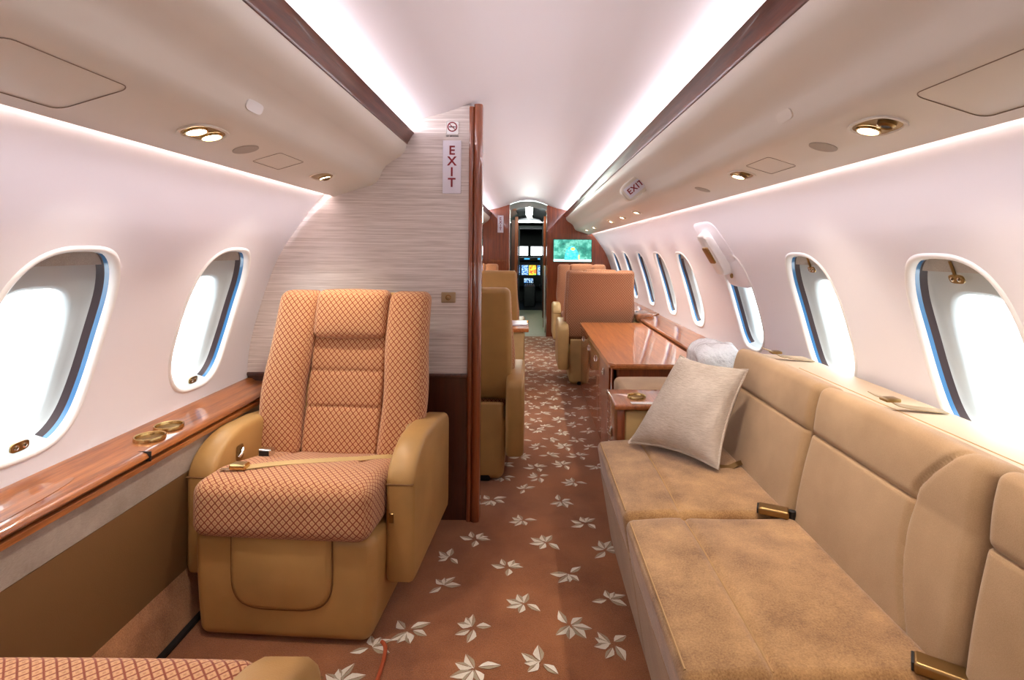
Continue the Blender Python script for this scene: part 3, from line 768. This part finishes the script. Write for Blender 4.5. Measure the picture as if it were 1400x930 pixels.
# ------------------------------------------------------------------ armchairs (built facing -Y at the origin)
def fbend(z0, k, y0=0, curve=0):
    return lambda p: (p.x, p.y + (p.z-z0)*k + curve*(p.z-z0)**2, p.z)
def arm_profile():
    P_ = [(-.215,.14),(-.22,.16),(-.222,.44)]
    for i in range(1, 9):
        a = R(180-90*i/8); P_.append((-.222+.19+.19*math.cos(a), .44+.115*math.sin(a)))
    P_ += [(.08,.552),(.18,.54),(.27,.522),(.295,.505),(.30,.48),(.30,.16),(.29,.14)]
    return P_
def build_chair(name, label, front, shell, lea, belt=True, lean=.26):
    t_ = thing(name, label, 'chair', group='cabin armchairs')
    # plinth, base, leg rest pad
    bm = NB(); bx(bm, -.20, .20, -.16, .26, 0, .10, .01, 2); obj('plinth', bm, M['black'], t_)
    bm = NB()
    def bs(p):
        u = (p.z-.03)/.29
        k_ = 1-.05*max(0, 1-u)**2
        return (p.x*k_, p.y+(.006*(1-u) if p.y < 0 else 0), p.z)
    softbox(bm, (0, -.028, .166), (.280, .288, .160), .035, (8,6,6), (.0,.006,0), bs)
    base = obj('base', bm, lea, t_)
    bm = NB()
    n = 40; yF = -.317
    outl = []
    for i in range(n):   # U shaped pad
        a = 2*PI*i/n; c_, s_ = math.cos(a), math.sin(a)
        x_ = .152*math.copysign(abs(c_)**.5, c_); z_ = .225+.118*(math.copysign(abs(s_)**(.12 if s_ > 0 else .62), s_)); outl.append((x_, z_))
    r0 = [bm.verts.new((x, yF+.006*(1-(z-.03)/.29)-.0, z)) for x, z in outl]
    r1 = [bm.verts.new((x*.985, yF+.006*(1-(z-.03)/.29)-.010, .225+(z-.225)*.975)) for x, z in outl]
    r2 = [bm.verts.new((x*.90, yF+.006*(1-(z-.03)/.29)-.014, .225+(z-.225)*.88)) for x, z in outl]
    r00 = [bm.verts.new((x*1.02, yF+.006*(1-(z-.03)/.29)+.02, .225+(z-.225)*1.03)) for x, z in outl]
    for a, b_ in ((r00, r0), (r0, r1), (r1, r2)):
        for i in range(n): bm.faces.new([a[i], a[(i+1) % n], b_[(i+1) % n], b_[i]])
    bm.faces.new(r2); obj('leg_rest_pad', bm, lea, base, 60)
    bm = NB(); tube(bm, [(x*1.012, yF+.006*(1-(z-.03)/.29)-.0035, .225+(z-.225)*1.018) for x, z in outl+[outl[0]]], .0022, 6); obj('piping', bm, M['seam'], base)
    # seat
    bm = NB()
    def sf(p):
        z = p.z; top = max(0, min(1, (p.z-.41)/.07))
        z -= top*max(0, (p.y+.22))*.21
        for gx in (-.155, .155):
            z -= top*.010*math.exp(-((p.x-gx)/.010)**2)*max(0, min(1, (p.y+.22)/.15))
        z -= top*.006*math.exp(-((p.x)/.12)**2)*max(0, min(1, (p.y+.2)/.2))
        return (p.x, p.y, z)
    softbox(bm, (0, -.115, .400), (.270, .235, .084), .042, (30, 10, 5), (.003, .006, .010), sf)
    seat_o = obj('seat', bm, front, t_, 80)
    # arms
    AP = arm_profile()
    for s in (-1, 1):
        bm = NB(); xa, xb = sorted((s*.276, s*.368)); r = .020
        cz = .34; cy_ = .04
        secs = []
        for (x, ins) in ((xa, .018), (xa+.005, .006), (xa+.016, 0), (xb-.016, 0), (xb-.005, .006), (xb, .018)):
            rr = []
            for (yy, zz) in AP:
                d = Vector((cy_-yy, cz-zz)); d.normalize(); rr.append(bm.verts.new((x, yy+d.x*ins, zz+d.y*ins)))
            secs.append(rr)
        m_ = len(AP)
        for i in range(5):
            for j in range(m_): bm.faces.new([secs[i][j], secs[i][(j+1) % m_], secs[i+1][(j+1) % m_], secs[i+1][j]])
        bm.faces.new(secs[0]); bm.faces.new(secs[-1])
        arm = obj('armrest', bm, lea, t_, 40)
        bm = NB(); bx(bm, xa+.004, xb-.004, -.2245, -.215, .4415, .4455, .001, 1); obj('seam', bm, M['seam'], arm)
        bm = NB()
        if s < 0:   # inner face control
            q = [(xb+.0008, -.085+.020*y_, .475+.026*z_) for y_, z_ in [sell(2*PI*i/20, 1, 1, 5) for i in range(20)]]
            prism(bm, q, (.0025, 0, 0)); ct = obj('control_bezel', bm, M['brass'], arm)
            bm = NB(); tube(bm, [(xb+.006, -.098, .462), (xb+.010, -.085, .472), (xb+.008, -.074, .488)], .005, 8); obj('lever', bm, M['chrome'], ct)
        else:
            bx(bm, xa+.012, xa+.028, -.2255, -.220, .325, .355, .002, 1); obj('control_button', bm, M['brass'], arm)
    # back
    fb = fbend(.42, lean, 0, .0)
    def wing(s):
        def f_(p):
            u = (p.z-.42)/.59
            x = p.x + s*.016*math.exp(-((u-.34)/.25)**2) + .006*max(0, u-.4)
            y = p.y - .012*math.sin(PI*min(1, max(0, u)))
            return fb(Vector((x, y, p.z)))
        return f_
    bm = NB(); softbox(bm, (0, .148, .695), (.292, .042, .30), .030, (8, 3, 10), (0, .008, 0), lambda p: fb(Vector((p.x*(1.0-.03*max(0, (p.z-.7)/.3)), p.y, p.z))))
    sh = obj('back_shell', bm, shell, t_, 80)
    for s in (-1, 1):
        bm = NB(); softbox(bm, (s*.220, .092, .703), (.078, .046, .302), .034, (5, 3, 16), (.004, .012, .0), wing(s)); obj('bolster', bm, front, t_, 80)
    bm = NB()
    def cf(p):
        y = p.y
        if y < .095:
            for gz in (.578, .706): y += .008*math.exp(-((p.z-gz)/.0045)**2)
            for i_, (a, b_) in enumerate(((.42,.578),(.578,.706),(.706,.84))):
                if a < p.z < b_: y -= .004*math.sin(PI*(p.z-a)/(b_-a))
        return fb(Vector((p.x, y, p.z)))
    softbox(bm, (0, .108, .645), (.145, .034, .235), .018, (6, 2, 60), (0, 0, 0), cf); obj('back_cushion', bm, front, t_, 80)
    bm = NB(); softbox(bm, (0, .082, .918), (.143, .040, .090), .028, (6, 3, 6), (0, .012, .004), fb); obj('headrest', bm, front, t_, 80)
    # rear skirt of the shell
    bm = NB(); bx(bm, -.262, .262, .235, .262, .10, .40, .012, 3); obj('rear_panel', bm, lea, t_)
    if belt:
        bpy.context.view_layer.update()
        def zs(x, y): 
            h_ = seat_o.ray_cast(Vector((x, y, 1)), Vector((0, 0, -1))); return h_[1].z
        bm = NB()
        P_ = [(x, y, z if z else zs(x, y)+.0045) for x, y, z in ((.270, .055, .54), (.262, .035, .505), (.245, .015, 0), (.215, -.01, 0), (.18, -.04, 0), (.14, -.075, 0), (.08, -.125, 0), (.02, -.165, 0), (-.04, -.20, 0), (-.10, -.23, 0), (-.155, -.25, 0))]
        P_ = smoothpts(P_, 3); zb = zs(-.17, -.255); zl = zs(-.20, -.05)
        ribbon(bm, P_, (.25, 1, .12), .030, .003); bl = obj('seat_belt', bm, M['leather2'], t_, 60)
        bm = NB(); softbox(bm, (-.170, -.255, zb+.012), (.026, .017, .009), .006, (2,2,1)); obj('buckle', bm, M['gold'], bl)
        bm = NB(); prism(bm, [(-.185,-.270,zb+.004),(-.185,-.242,zb+.004),(-.222,-.255,zb+.002),(-.226,-.272,zb+.002)], (0,0,.002)); obj('buckle_tongue', bm, M['chrome'], bl)
        bm = NB(); softbox(bm, (-.20, -.05, zl+.014), (.024, .016, .013), .006, (2,2,1)); b2 = obj('buckle_latch', bm, M['chrome'], t_)
        bm = NB(); bx(bm, -.217, -.183, -.0675, -.0655, zl+.005, zl+.022); obj('latch_face', bm, M['black'], b2)
    return t_
protoA = build_chair('armchair', 'tan leather armchair with diamond fabric facing the camera before the divider', M['fabric'], M['leather'], M['leather'])
protoA.location = (-.700, 1.90, 0); protoA.rotation_euler = (0, 0, R(-3.5))
c2 = dup(protoA, (-.706, .688, 0), PI, 'armchair cut off at the bottom left, only seat edge and arm top showing')
for ch in c2.children:      # its cushion is pushed back and its back laid flat
    k_ = ch.name.split('.')[0]
    if k_ in ('seat', 'base'): ch.location.y += .115
    if k_ in ('back_shell', 'bolster', 'back_cushion', 'headrest'):
        ch.matrix_basis = Matrix.Translation((0, .20, .40)) @ Matrix.Rotation(R(-42), 4, 'X') @ Matrix.Translation((0, -.06, -.42))
for ch in [q for q in c2.children if q.name.split('.')[0] in ('seat_belt', 'buckle_latch')]:   # this one shows no belt
    for g_ in list(ch.children): bpy.data.objects.remove(g_)
    bpy.data.objects.remove(ch)
c3 = dup(protoA, (-.385, 2.98, 0), PI, 'tan leather chair back directly behind the divider post, nearest beyond it')
c4 = dup(protoA, (-.40, 5.0, 0), PI, 'pale tan leather chair back, second one beyond the divider on the left')
for c_ in (c3, c4):
    for ch in c_.children:
        if ch.name.startswith('back_shell'): ch.scale = (1.04, 1, .99 if c_ is c3 else 1.0)
        if ch.name.split('.')[0] in ('headrest', 'bolster'): ch.location.z -= .035; ch.location.y -= .02
dup(protoA, (-.68, 6.45, 0), 0, 'left armchair farthest forward, only its patterned headrest top showing')
protoB = build_chair('armchair', 'armchair with wide woven patterned back, forward of the wooden table', M['fabric_pale'], M['fabric_pale'], M['leather2'])
protoB.location = (.63, 4.95, 0); protoB.rotation_euler = (0, 0, PI)
dup(protoB, (.66, 6.5, 0), 0, 'aft facing armchair under the forward screen, partly hidden by patterned chair back')

# low side table between the left chairs
lt = thing('side_table', 'low table with glossy pale top in the aisle beside the left chairs', 'table', (-.10, 4.30, 0))
bm = NB(); bx(bm, -.20, .005, 4.12, 4.60, .545, .575, .006, 2); obj('table_top', bm, M['wood_table'], lt)
bm = NB(); bx(bm, -.18, -.035, 4.15, 4.57, 0, .545, .01, 2); obj('cabinet_body', bm, M['leather2'], lt)
mg = NB(); bx(mg, -.16, -.01, 4.25, 4.50, .5752, .587, .002, 1); tag(obj('magazine', mg, M['sign']), 'white magazine lying on the low aisle table', 'magazine')

# ------------------------------------------------------------------ sofa
so = thing('sofa', 'long tan velvet sofa with three seat sections along the right windows', 'sofa', (.62, 1.25, 0))
segs = [(.36, .935), (.945, 1.530), (1.540, 2.155)]
def seat_fn(p):
    z = p.z; x = p.x
    top = max(0, min(1, (z-.37)/.04))
    z -= top*.009*math.exp(-((x-.445)/.008)**2)
    z += top*(.005*mnoise.noise(Vector((x*5, p.y*3, 0))))
    z -= top*max(0, .40-x)*.06
    if x < .40: x += (.42-z)*.16*max(0, min(1, (.40-x)/.1))
    return (x, p.y, z)
for a, b_ in segs:
    bm = NB(); softbox(bm, (.52, (a+b_)/2, .345), (.245, (b_-a)/2, .078), .026, (60, 12, 3), (0, 0, .008), seat_fn); sc_ = obj('seat_cushion', bm, M['velvet'], so, 80)
    bpy.context.view_layer.update()
    def zt(x, y):
        h_ = sc_.ray_cast(Vector((x-so.location.x, y-so.location.y, 2)), Vector((0, 0, -1))); return h_[1].z
    for dx_ in (0, ):
        bm = NB(); tube(bm, [(.445, y_, zt(.445, y_)+.0005) for y_ in [a+.02+(b_-a-.04)*i/16 for i in range(17)]], .0022, 6); obj('seam', bm, M['sofa_seam'], sc_)
    bm = NB(); tube(bm, [(.290, y_, zt(.290, y_)+.0005) for y_ in [a+.03+(b_-a-.06)*i/16 for i in range(17)]], .0022, 6); obj('seam', bm, M['sofa_seam'], sc_)
    bm = NB(); tube(bm, [(.2865, a+.02+(b_-a-.04)*i/12, .395+.002*math.sin(i*1.7)) for i in range(13)], .0032, 6); obj('piping', bm, M['sofa'], sc_)
for a, b_ in ((.36, 1.515), (1.525, 2.15)):
    bm = NB(); ext(bm, [(.293,.30),(.338,.03),(.345,.0),(1.0,.0),(1.0,.30)], a, b_); obj('base', bm, M['sofa'], so)
U = Vector((.110, 0, .380)).normalized(); Tn = Vector((U.z, 0, -U.x))
BL = .415
O_ = Vector((.745, 0, .388))
def wedge_y(u): return 1.055+.055*math.sin(PI*min(1, u*.95))-(.06*max(0, u-.72)/.28)
def back_fn(mid):
    def f_(p):   # p.x thickness, p.y along cabin, p.z up the back
        u = p.z/BL; x = p.x
        if x < .05:
            hs = math.exp(-((p.z-.66*BL)/.0045)**2)
            if mid:
                hs *= 1 if p.y > wedge_y(u) else 0
                x += .010*math.exp(-((p.y-wedge_y(u))/.006)**2)
            x += .009*hs
            x -= .006*math.sin(PI*min(1, u/.66)) if u < .66 else .006*math.sin(PI*(u-.66)/.34)
        return O_ + Vector((0, p.y+.055*max(0, u)*(1 if p.y > .5 else 0), 0)) + U*p.z + Tn*x
    return f_
for i, (a, b_) in enumerate(segs):
    bm = NB(); yn = 90 if i == 1 else 12
    softbox(bm, (.055, (a+b_)/2, BL/2), (.055, (b_-a)/2-.001, BL/2), .028, (3, yn, 60), (0, 0, .004), back_fn(i == 1)); obj('back_cushion', bm, M['sofa'], so, 80)
bm = NB(); ext(bm, [(.90,.05),(.93,.60),(.945,.735),(.965,.748),(1.150,.738),(1.162,.72),(1.155,.40),(1.08,.15),(1.05,.05)], .36, 2.25); obj('back_frame', bm, M['shelf'], so, 50)
bm = NB(); tube(bm, [(1.0, .38+i*.2, .7465) for i in range(9)], .0015, 5); obj('seam', bm, M['sofa_seam'], so)
# belts
def belt_buckle(par, c, rotz, tilt=0, mat='brass', sc=1.0):
    M4 = Matrix.Translation(c) @ Matrix.Rotation(rotz, 4, 'Z') @ Matrix.Rotation(tilt, 4, 'Y')
    bm = NB(); softbox(bm, (0, 0, .012*sc), (.040*sc, .021*sc, .011*sc), .006*sc, (3,2,1), fn=lambda p: M4 @ p); o = obj('buckle', bm, M[mat], par)
    bm = NB(); softbox(bm, (-.0395*sc, 0, .012*sc), (.004*sc, .0175*sc, .0085*sc), .002*sc, (1,2,1), fn=lambda p: M4 @ p); obj('buckle_mouth', bm, M['black'], o)
    bm = NB(); lathe(bm, [(.010*sc, 0), (.010*sc, .022*sc), (.0001, .024*sc)], M4 @ Matrix.Translation((.048*sc, 0, 0)), 14); obj('anchor', bm, M['black'], o)
belt_buckle(so, (.705, 1.535, .4215), R(-25), 0)
belt_buckle(so, (.735, .95, .4215), R(-35), 0)
bm = NB(); P_ = smoothpts([(.765, 1.90, .43), (.73, 1.87, .434), (.70, 1.86, .427), (.665, 1.855, .430)], 5); ribbon(bm, P_, (0, 1, .3), .022); sb = obj('seat_belt', bm, M['brass'], so)
for y_, s_ in ((2.13, 0), (1.455, 1)):   # stowed shoulder belts over the back
    bm = NB(); P_ = smoothpts([(.93, y_, .792), (.965, y_-.004, .780), (1.0, y_+.002, .762), (1.06, y_, .752), (1.13, y_, .745)], 5)
    ribbon(bm, P_, (0, 1, .1), .030); q_ = obj('shoulder_belt', bm, M['plate'], so)
    bm = NB(); bx(bm, .96, 1.0, y_-.019, y_+.015, .772, .782, .003, 2); obj('belt_slider', bm, M['brass'], q_)

# scatter pillow
BLc, BRc, TRc, TLc = Vector((.385,2.04,.445)), Vector((.640,1.80,.445)), Vector((.800,1.955,.745)), Vector((.625,2.205,.745))
bm = NB(); uvl = bm.loops.layers.uv.active
n = 40
nr = ((BRc-BLc).cross(TLc-BLc)).normalized()
def pil(u, v, s_):
    pin = 1
    # edges sag inward between corners
    eu = .030*(1-(2*v-1)**2)*0; 
    uu = u + (.5-u)*.12*(1-(2*v-1)**2)*abs(2*u-1)**3; vv = v + (.5-v)*.12*(1-(2*u-1)**2)*abs(2*v-1)**3
    p = BLc*(1-uu)*(1-vv)+BRc*uu*(1-vv)+TRc*uu*vv+TLc*(1-uu)*vv
    h = .082*((1-abs(2*u-1)**2.4)*(1-abs(2*v-1)**2.6))**.5
    wr = .0055*mnoise.noise(Vector((u*3.1, v*3.1, s_)))*min(1, h/.03)
    wr += .006*math.sin(16*(u-v*.6)+2)*math.exp(-((u-.85)/.14)**2-((v-.35)/.22)**2)
    return p + nr*s_*(h+wr)
for s_ in (-1, 1):
    g = [[bm.verts.new(pil(i/n, j/n, s_)) for j in range(n+1)] for i in range(n+1)]
    for i in range(n):
        for j in range(n):
            f_ = bm.faces.new([g[i][j], g[i+1][j], g[i+1][j+1], g[i][j+1]])
pw = thing('pillow', 'square cream linen scatter pillow leaning at the far end of the sofa', 'pillow', (.5, 1.95, .43))
obj('pillow_body', bm, M['linen'], pw, 80)
bm = NB(); ed = [pil(i/20, 0, 0) for i in range(21)]+[pil(1, i/20, 0) for i in range(1, 21)]+[pil(1-i/20, 1, 0) for i in range(1, 21)]+[pil(0, 1-i/20, 0) for i in range(1, 21)]
tube(bm, ed, .0045, 6); obj('piping', bm, M['linen'], pw)

# wrapped white parcel behind the pillow
bm = NB()
def crum(p):
    n_ = mnoise.noise(p*14)*.018+mnoise.noise(p*31)*.006
    return p + Vector((n_, n_*.6, n_))
softbox(bm, (.865, 2.50, .650), (.105, .12, .088), .05, (10,10,6), (0,0,.012), crum)
tag(obj('wrapped_blanket', bm, M['plastic'], None, 25), 'white plastic wrapped blanket on the padded seat behind the sofa end', 'blanket')

# ------------------------------------------------------------------ side console beyond the sofa
co = thing('side_console', 'low wooden console with round cup holder beyond the sofa end', 'console', (.6, 2.29, 0))
bm = NB(); bx(bm, .352, .735, 2.165, 2.415, .528, .553, .008, 3); obj('console_top', bm, M['wood'], co)
bm = NB(); bx(bm, .362, .395, 2.175, 2.41, 0, .528, .004, 2); sd = obj('side_panel', bm, M['woodZ'], co)
bm = NB(); softbox(bm, (.565, 2.295, .26), (.170, .112, .262), .012, (2,2,2)); obj('front_panel', bm, M['leather2'], co)
def latch(par, x, y, z):
    bm = NB(); softbox(bm, (x-.003, y, z), (.004, .010, .020), .003, (1,1,2)); l_ = obj('latch', bm, M['chrome'], par)
    bm = NB(); tube(bm, [(x-.008, y, z+.010), (x-.012, y, z), (x-.008, y, z-.012)], .003, 6); obj('latch_tab', bm, M['chrome'], l_)
latch(sd, .362, 2.30, .40)
cup_holder(.46, 2.27, .5525, co, .040)
bm = NB(); bx(bm, .42, .53, 2.172, 2.20, .5525, .556, .001, 1); obj('control_strip', bm, M['chrome'], co)
ot = thing('padded_seat', 'small beige padded seat between the console and the wooden table', 'seat', (.6, 2.56, 0))
bm = NB(); softbox(bm, (.68, 2.60, .475), (.24, .17, .055), .03, (4,4,3), (0,0,.008)); obj('cushion', bm, M['sofa'], ot, 80)
bm = NB(); bx(bm, .415, .90, 2.425, 2.80, 0, .42, .006, 2); obj('seat_base', bm, M['wood_red'], ot)

# ------------------------------------------------------------------ wooden table / cabinet
ta = thing('cabinet_table', 'long glossy walnut table top over a low cabinet by the right wall', 'table', (.68, 3.5, 0))
bm = NB()
outl = []
x0_, x1_, y0_, y1_ = .440, .972, 2.90, 4.60
for (cx_, cy_, a0, r) in ((x0_+.03, y0_+.03, 180, .03), (x1_, y0_, 270, .0), (x1_, y1_, 0, 0), (x0_+.03, y1_-.03, 90, .03)):
    for j in range(6 if r else 1): a = R(a0+90*j/5); outl.append((cx_+r*math.cos(a), cy_+r*math.sin(a), .534))
prism(bm, outl, (0,0,.028))
bmesh.ops.bevel(bm, geom=[e for e in bm.edges if abs(e.verts[0].co.z-e.verts[1].co.z) < 1e-5], offset=.007, segments=3, affect='EDGES')
obj('table_top', bm, M['wood_table'], ta, 40)
bm = NB(); bx(bm, .460, .49, 2.925, 4.57, .0, .533, .004, 2); obj('side_panel', bm, M['woodZ'], ta)
bm = NB(); bx(bm, .49, .955, 2.96, 4.56, .0, .533); obj('cabinet_body', bm, M['wood_dark'], ta)
bm = NB(); bx(bm, .455, .50, 2.925, 2.97, 0, .533, .004, 2); obj('corner_post', bm, M['wood_red'], ta)
bm = NB(); bx(bm, .50, .955, 2.935, 2.965, .44, .533, .003, 1); obj('apron', bm, M['wood_red'], ta)
for i in range(4):
    y_ = 2.975+i*.395
    bm = NB(); bx(bm, .4485, .4595, y_, y_+.3945, .02, .532, .0012, 1); d_ = obj('door', bm, M['wood_red'], ta); latch(d_, .4485, y_+.20, .46)
bm = NB(); bx(bm, .527, .565, 2.9305, 2.9345, .455, .490, .002, 1); bx(bm, .538, .553, 2.929, 2.931, .466, .478); obj('socket', bm, M['gold'], ta)

# ------------------------------------------------------------------ forward bulkhead
def bulk(name, s, xi):
    xs = []
    zs = [.02*i for i in range(0, 79)]
    side_ = [(CX+s*wx(z), Y1, z) for z in zs]
    top = [(CX+s*x, Y1, z) for x, z in reversed(CEIL[:-1]) if x > abs(xi)]
    zt = interp([(x, z) for x, z in CEIL[:-1]], abs(xi))
    bm = NB(); prism(bm, side_+top+[(CX+s*abs(xi), Y1, zt), (CX+s*abs(xi), Y1, 0)], (0, .05, 0))
    return struct(name, bm, M['wood_red'])
bl_ = bulk('wall_forward_left', -1, .25); br_ = bulk('wall_forward_right', 1, .265)
for x in (-.272, .243):
    bm = NB(); bx(bm, x, x+.014, Y1-.012, Y1+.06, 0, 1.79, .003, 1); struct('trim_door_edge', bm, M['chrome' if x < 0 else 'woodZ'])
# shelf like inset lines on the left bulkhead
bm = NB(); bx(bm, -.80, -.30, Y1-.006, Y1-.0005, 1.02, 1.05, .002, 1); obj('rail', bm, M['wood_red'], bl_)
e2 = thing('exit_sign', 'tiny upright EXIT sign on the far left wooden bulkhead', 'sign', (-.39, Y1, 1.43))
bm = NB(); bx(bm, -.43, -.35, Y1-.008, Y1-.001, 1.415, 1.65, .003, 1); obj('sign_plate', bm, M['sign'], e2)
text('lettering', 'E\nX\nI\nT', .054, Matrix.Translation((-.39, Y1-.0086, 1.533)) @ FACE, M['red'], e2, line=.86, bold=.0012)
tv = thing('screen', 'flat wall screen showing a glowing blue dome before teal trees', 'screen', (.6, Y1, 1.03))
bm = NB(); bx(bm, .33, .86, Y1-.03, Y1-.001, 1.02, 1.335, .004, 2); obj('screen_frame', bm, M['black'], tv)
bm = NB(); bx(bm, .338, .852, Y1-.0315, Y1-.0295, 1.028, 1.327); obj('picture', bm, M['tv_back'], tv)
bm = NB(); bx(bm, .338, .852, Y1-.0325, Y1-.031, 1.028, 1.06); obj('picture_snow', bm, M['tv_white'], tv)
bm = NB(); prism(bm, [(.585+.10*math.cos(PI*i/20), Y1-.0325, 1.05+.19*math.sin(PI*i/20)) for i in range(21)], (0, -.001, 0)); obj('picture_dome', bm, M['tv_dome'], tv)
bm = NB(); prism(bm, [(.60+.03*math.cos(2*PI*i/12), Y1-.0335, 1.20+.02*math.sin(2*PI*i/12)) for i in range(12)], (0, -.001, 0)); bx(bm, .675, .69, Y1-.0345, Y1-.0335, 1.06, 1.12); obj('picture_glow', bm, M['tv_yellow'], tv)

# ------------------------------------------------------------------ vestibule and cockpit
YV = 10.5
bm = NB(); bx(bm, -.34, -.32, Y1+.05, YV, 0, 1.80); struct('wall_vestibule_left', bm, M['mirror'])
bm = NB(); bx(bm, .30, .32, Y1+.05, YV, 0, 1.80); struct('wall_vestibule_right', bm, M['wood_dark'])
bm = NB(); ext(bm, [(-.34,1.70),(-.2,1.75),(0,1.77),(.2,1.75),(.32,1.70),(.32,1.85),(-.34,1.85)], Y1+.05, YV); struct('ceiling_vestibule', bm, M['mirror'], 60)
for i, (y_, z_) in enumerate(((7.9, 1.766), (8.7, 1.766), (9.6, 1.766))):
    bm = NB(); lathe(bm, [(.045,0),(.045,.006),(.02,.010),(.0001,.010)], Matrix.Translation((0.01, y_, z_-.0)) @ Matrix.Rotation(PI, 4, 'X'), 20)
    tag(obj('vestibule_light', bm, M['lamp']), ['round lit ceiling lamp in the vestibule, nearest the cabin', 'round lit ceiling lamp in the vestibule, middle one', 'round lit ceiling lamp in the vestibule, nearest the cockpit'][i], 'light')
    l = bpy.data.lights.new('lamp', 'POINT'); l.energy = 7; l.shadow_soft_size = .05; l.color = (.85, 1, .9)
    lo = bpy.data.objects.new('lamp', l); C.objects.link(lo); lo.location = (0, y_, z_-.06)
for x, y_, w_, mt, nm in ((-.22, 8.4, .05, 'woodZ', 'a'), (-.30, 9.2, .12, 'wood_dark', 'b'), (.225, 8.2, .035, 'wood_red', 'c'), (.245, 9.4, .05, 'wood_dark', 'd')):
    bm = NB(); bx(bm, x, x+w_, y_, y_+.05, 0, 1.70, .004, 1); struct('trim_vestibule', bm, M[mt])
bm = NB(); bx(bm, .232, .242, 7.7, 8.15, .0, .95, .003, 1); tag(obj('galley_panel', bm, M['white']), 'narrow white panel edge on the right just inside the vestibule', 'panel')
# cockpit shell with wind screen openings
for nm, bs in (('wall_cockpit_left', [(-.95,-.9,YV,12.6,0,1.8)]), ('wall_cockpit_right', [(.9,.95,YV,12.6,0,1.8)]), ('ceiling_cockpit', [(-.95,.95,YV,12.6,1.66,1.72)]),
        ('floor_cockpit', [(-.95,.95,YV+.1,12.6,-.05,0)]), ('wall_cockpit_rear_left', [(-.95,-.18,YV,YV+.04,0,1.72)]), ('wall_cockpit_rear_right', [(.26,.95,YV,YV+.04,0,1.72)]), ('trim_cockpit_header', [(-.18,.26,YV,YV+.04,1.62,1.72)]),
        ('wall_cockpit_front', [(-.95,.95,12.55,12.6,0,1.06)]), ('trim_windscreen_top', [(-.95,.95,12.55,12.6,1.27,1.72)]), ('trim_windscreen_centre', [(-.02,.05,12.5,12.6,1.0,1.3)]),
        ('trim_windscreen_left', [(-.95,-.70,12.55,12.6,1.0,1.3)]), ('trim_windscreen_right', [(.70,.95,12.55,12.6,1.0,1.3)])):
    bm = NB()
    for q in bs: bx(bm, *q)
    struct(nm, bm, M['dark'])
ip = thing('instrument_panel', 'dark cockpit instrument panel with bright colourful displays', 'panel', (0, 12.2, 0))
bm = NB(); bx(bm, -.85, .85, 12.25, 12.5, .35, .98, .02, 2); bx(bm, -.85, .85, 12.05, 12.5, .96, 1.02, .02, 2); obj('panel_body', bm, M['dark'], ip)
for x0, x1, z0, z1, mt in ((-.16,-.01,.62,.84,'blue_display'),(.005,.17,.62,.84,'map_display'),(-.50,-.2,.62,.84,'blue_display'),(.2,.5,.62,.84,'blue_display'),(-.10,.10,.44,.54,'blue_display'),(.20,.27,.975,1.005,'teal'),(-.1,.02,.975,1.005,'teal')):
    bm = NB(); bx(bm, x0, x1, 12.235 if z0 < .9 else 12.035, 12.252 if z0 < .9 else 12.052, z0, z1, .003, 1); obj('display', bm, M[mt], ip)
bm = NB(); bx(bm, -.10, .14, 11.2, 12.2, 0, .42, .03, 2)
for i in range(4): tube(bm, [(-.04+i*.04, 11.7, .40), (-.04+i*.04, 11.75, .52)], .008, 6)
tag(obj('centre_pedestal', bm, M['dark']), 'dark centre pedestal with levers between the pilot seats', 'console')
ps = thing('pilot_seat', 'dark pilot seat on the left of the cockpit', 'seat', (-.42, 11.5, 0))
bm = NB(); softbox(bm, (-.42, 11.35, .75), (.22, .05, .33), .04, (3,2,3)); obj('backrest', bm, M['dark'], ps)
bm = NB(); softbox(bm, (-.42, 11.6, .40), (.22, .22, .06), .04, (3,3,2)); obj('seat', bm, M['dark'], ps)
bm = NB(); bx(bm, -.52, -.32, 11.45, 11.75, 0, .35, .02, 1); obj('seat_base', bm, M['dark'], ps)
dup(ps, (.46, 11.5, 0), 0, 'dark pilot seat on the right of the cockpit')
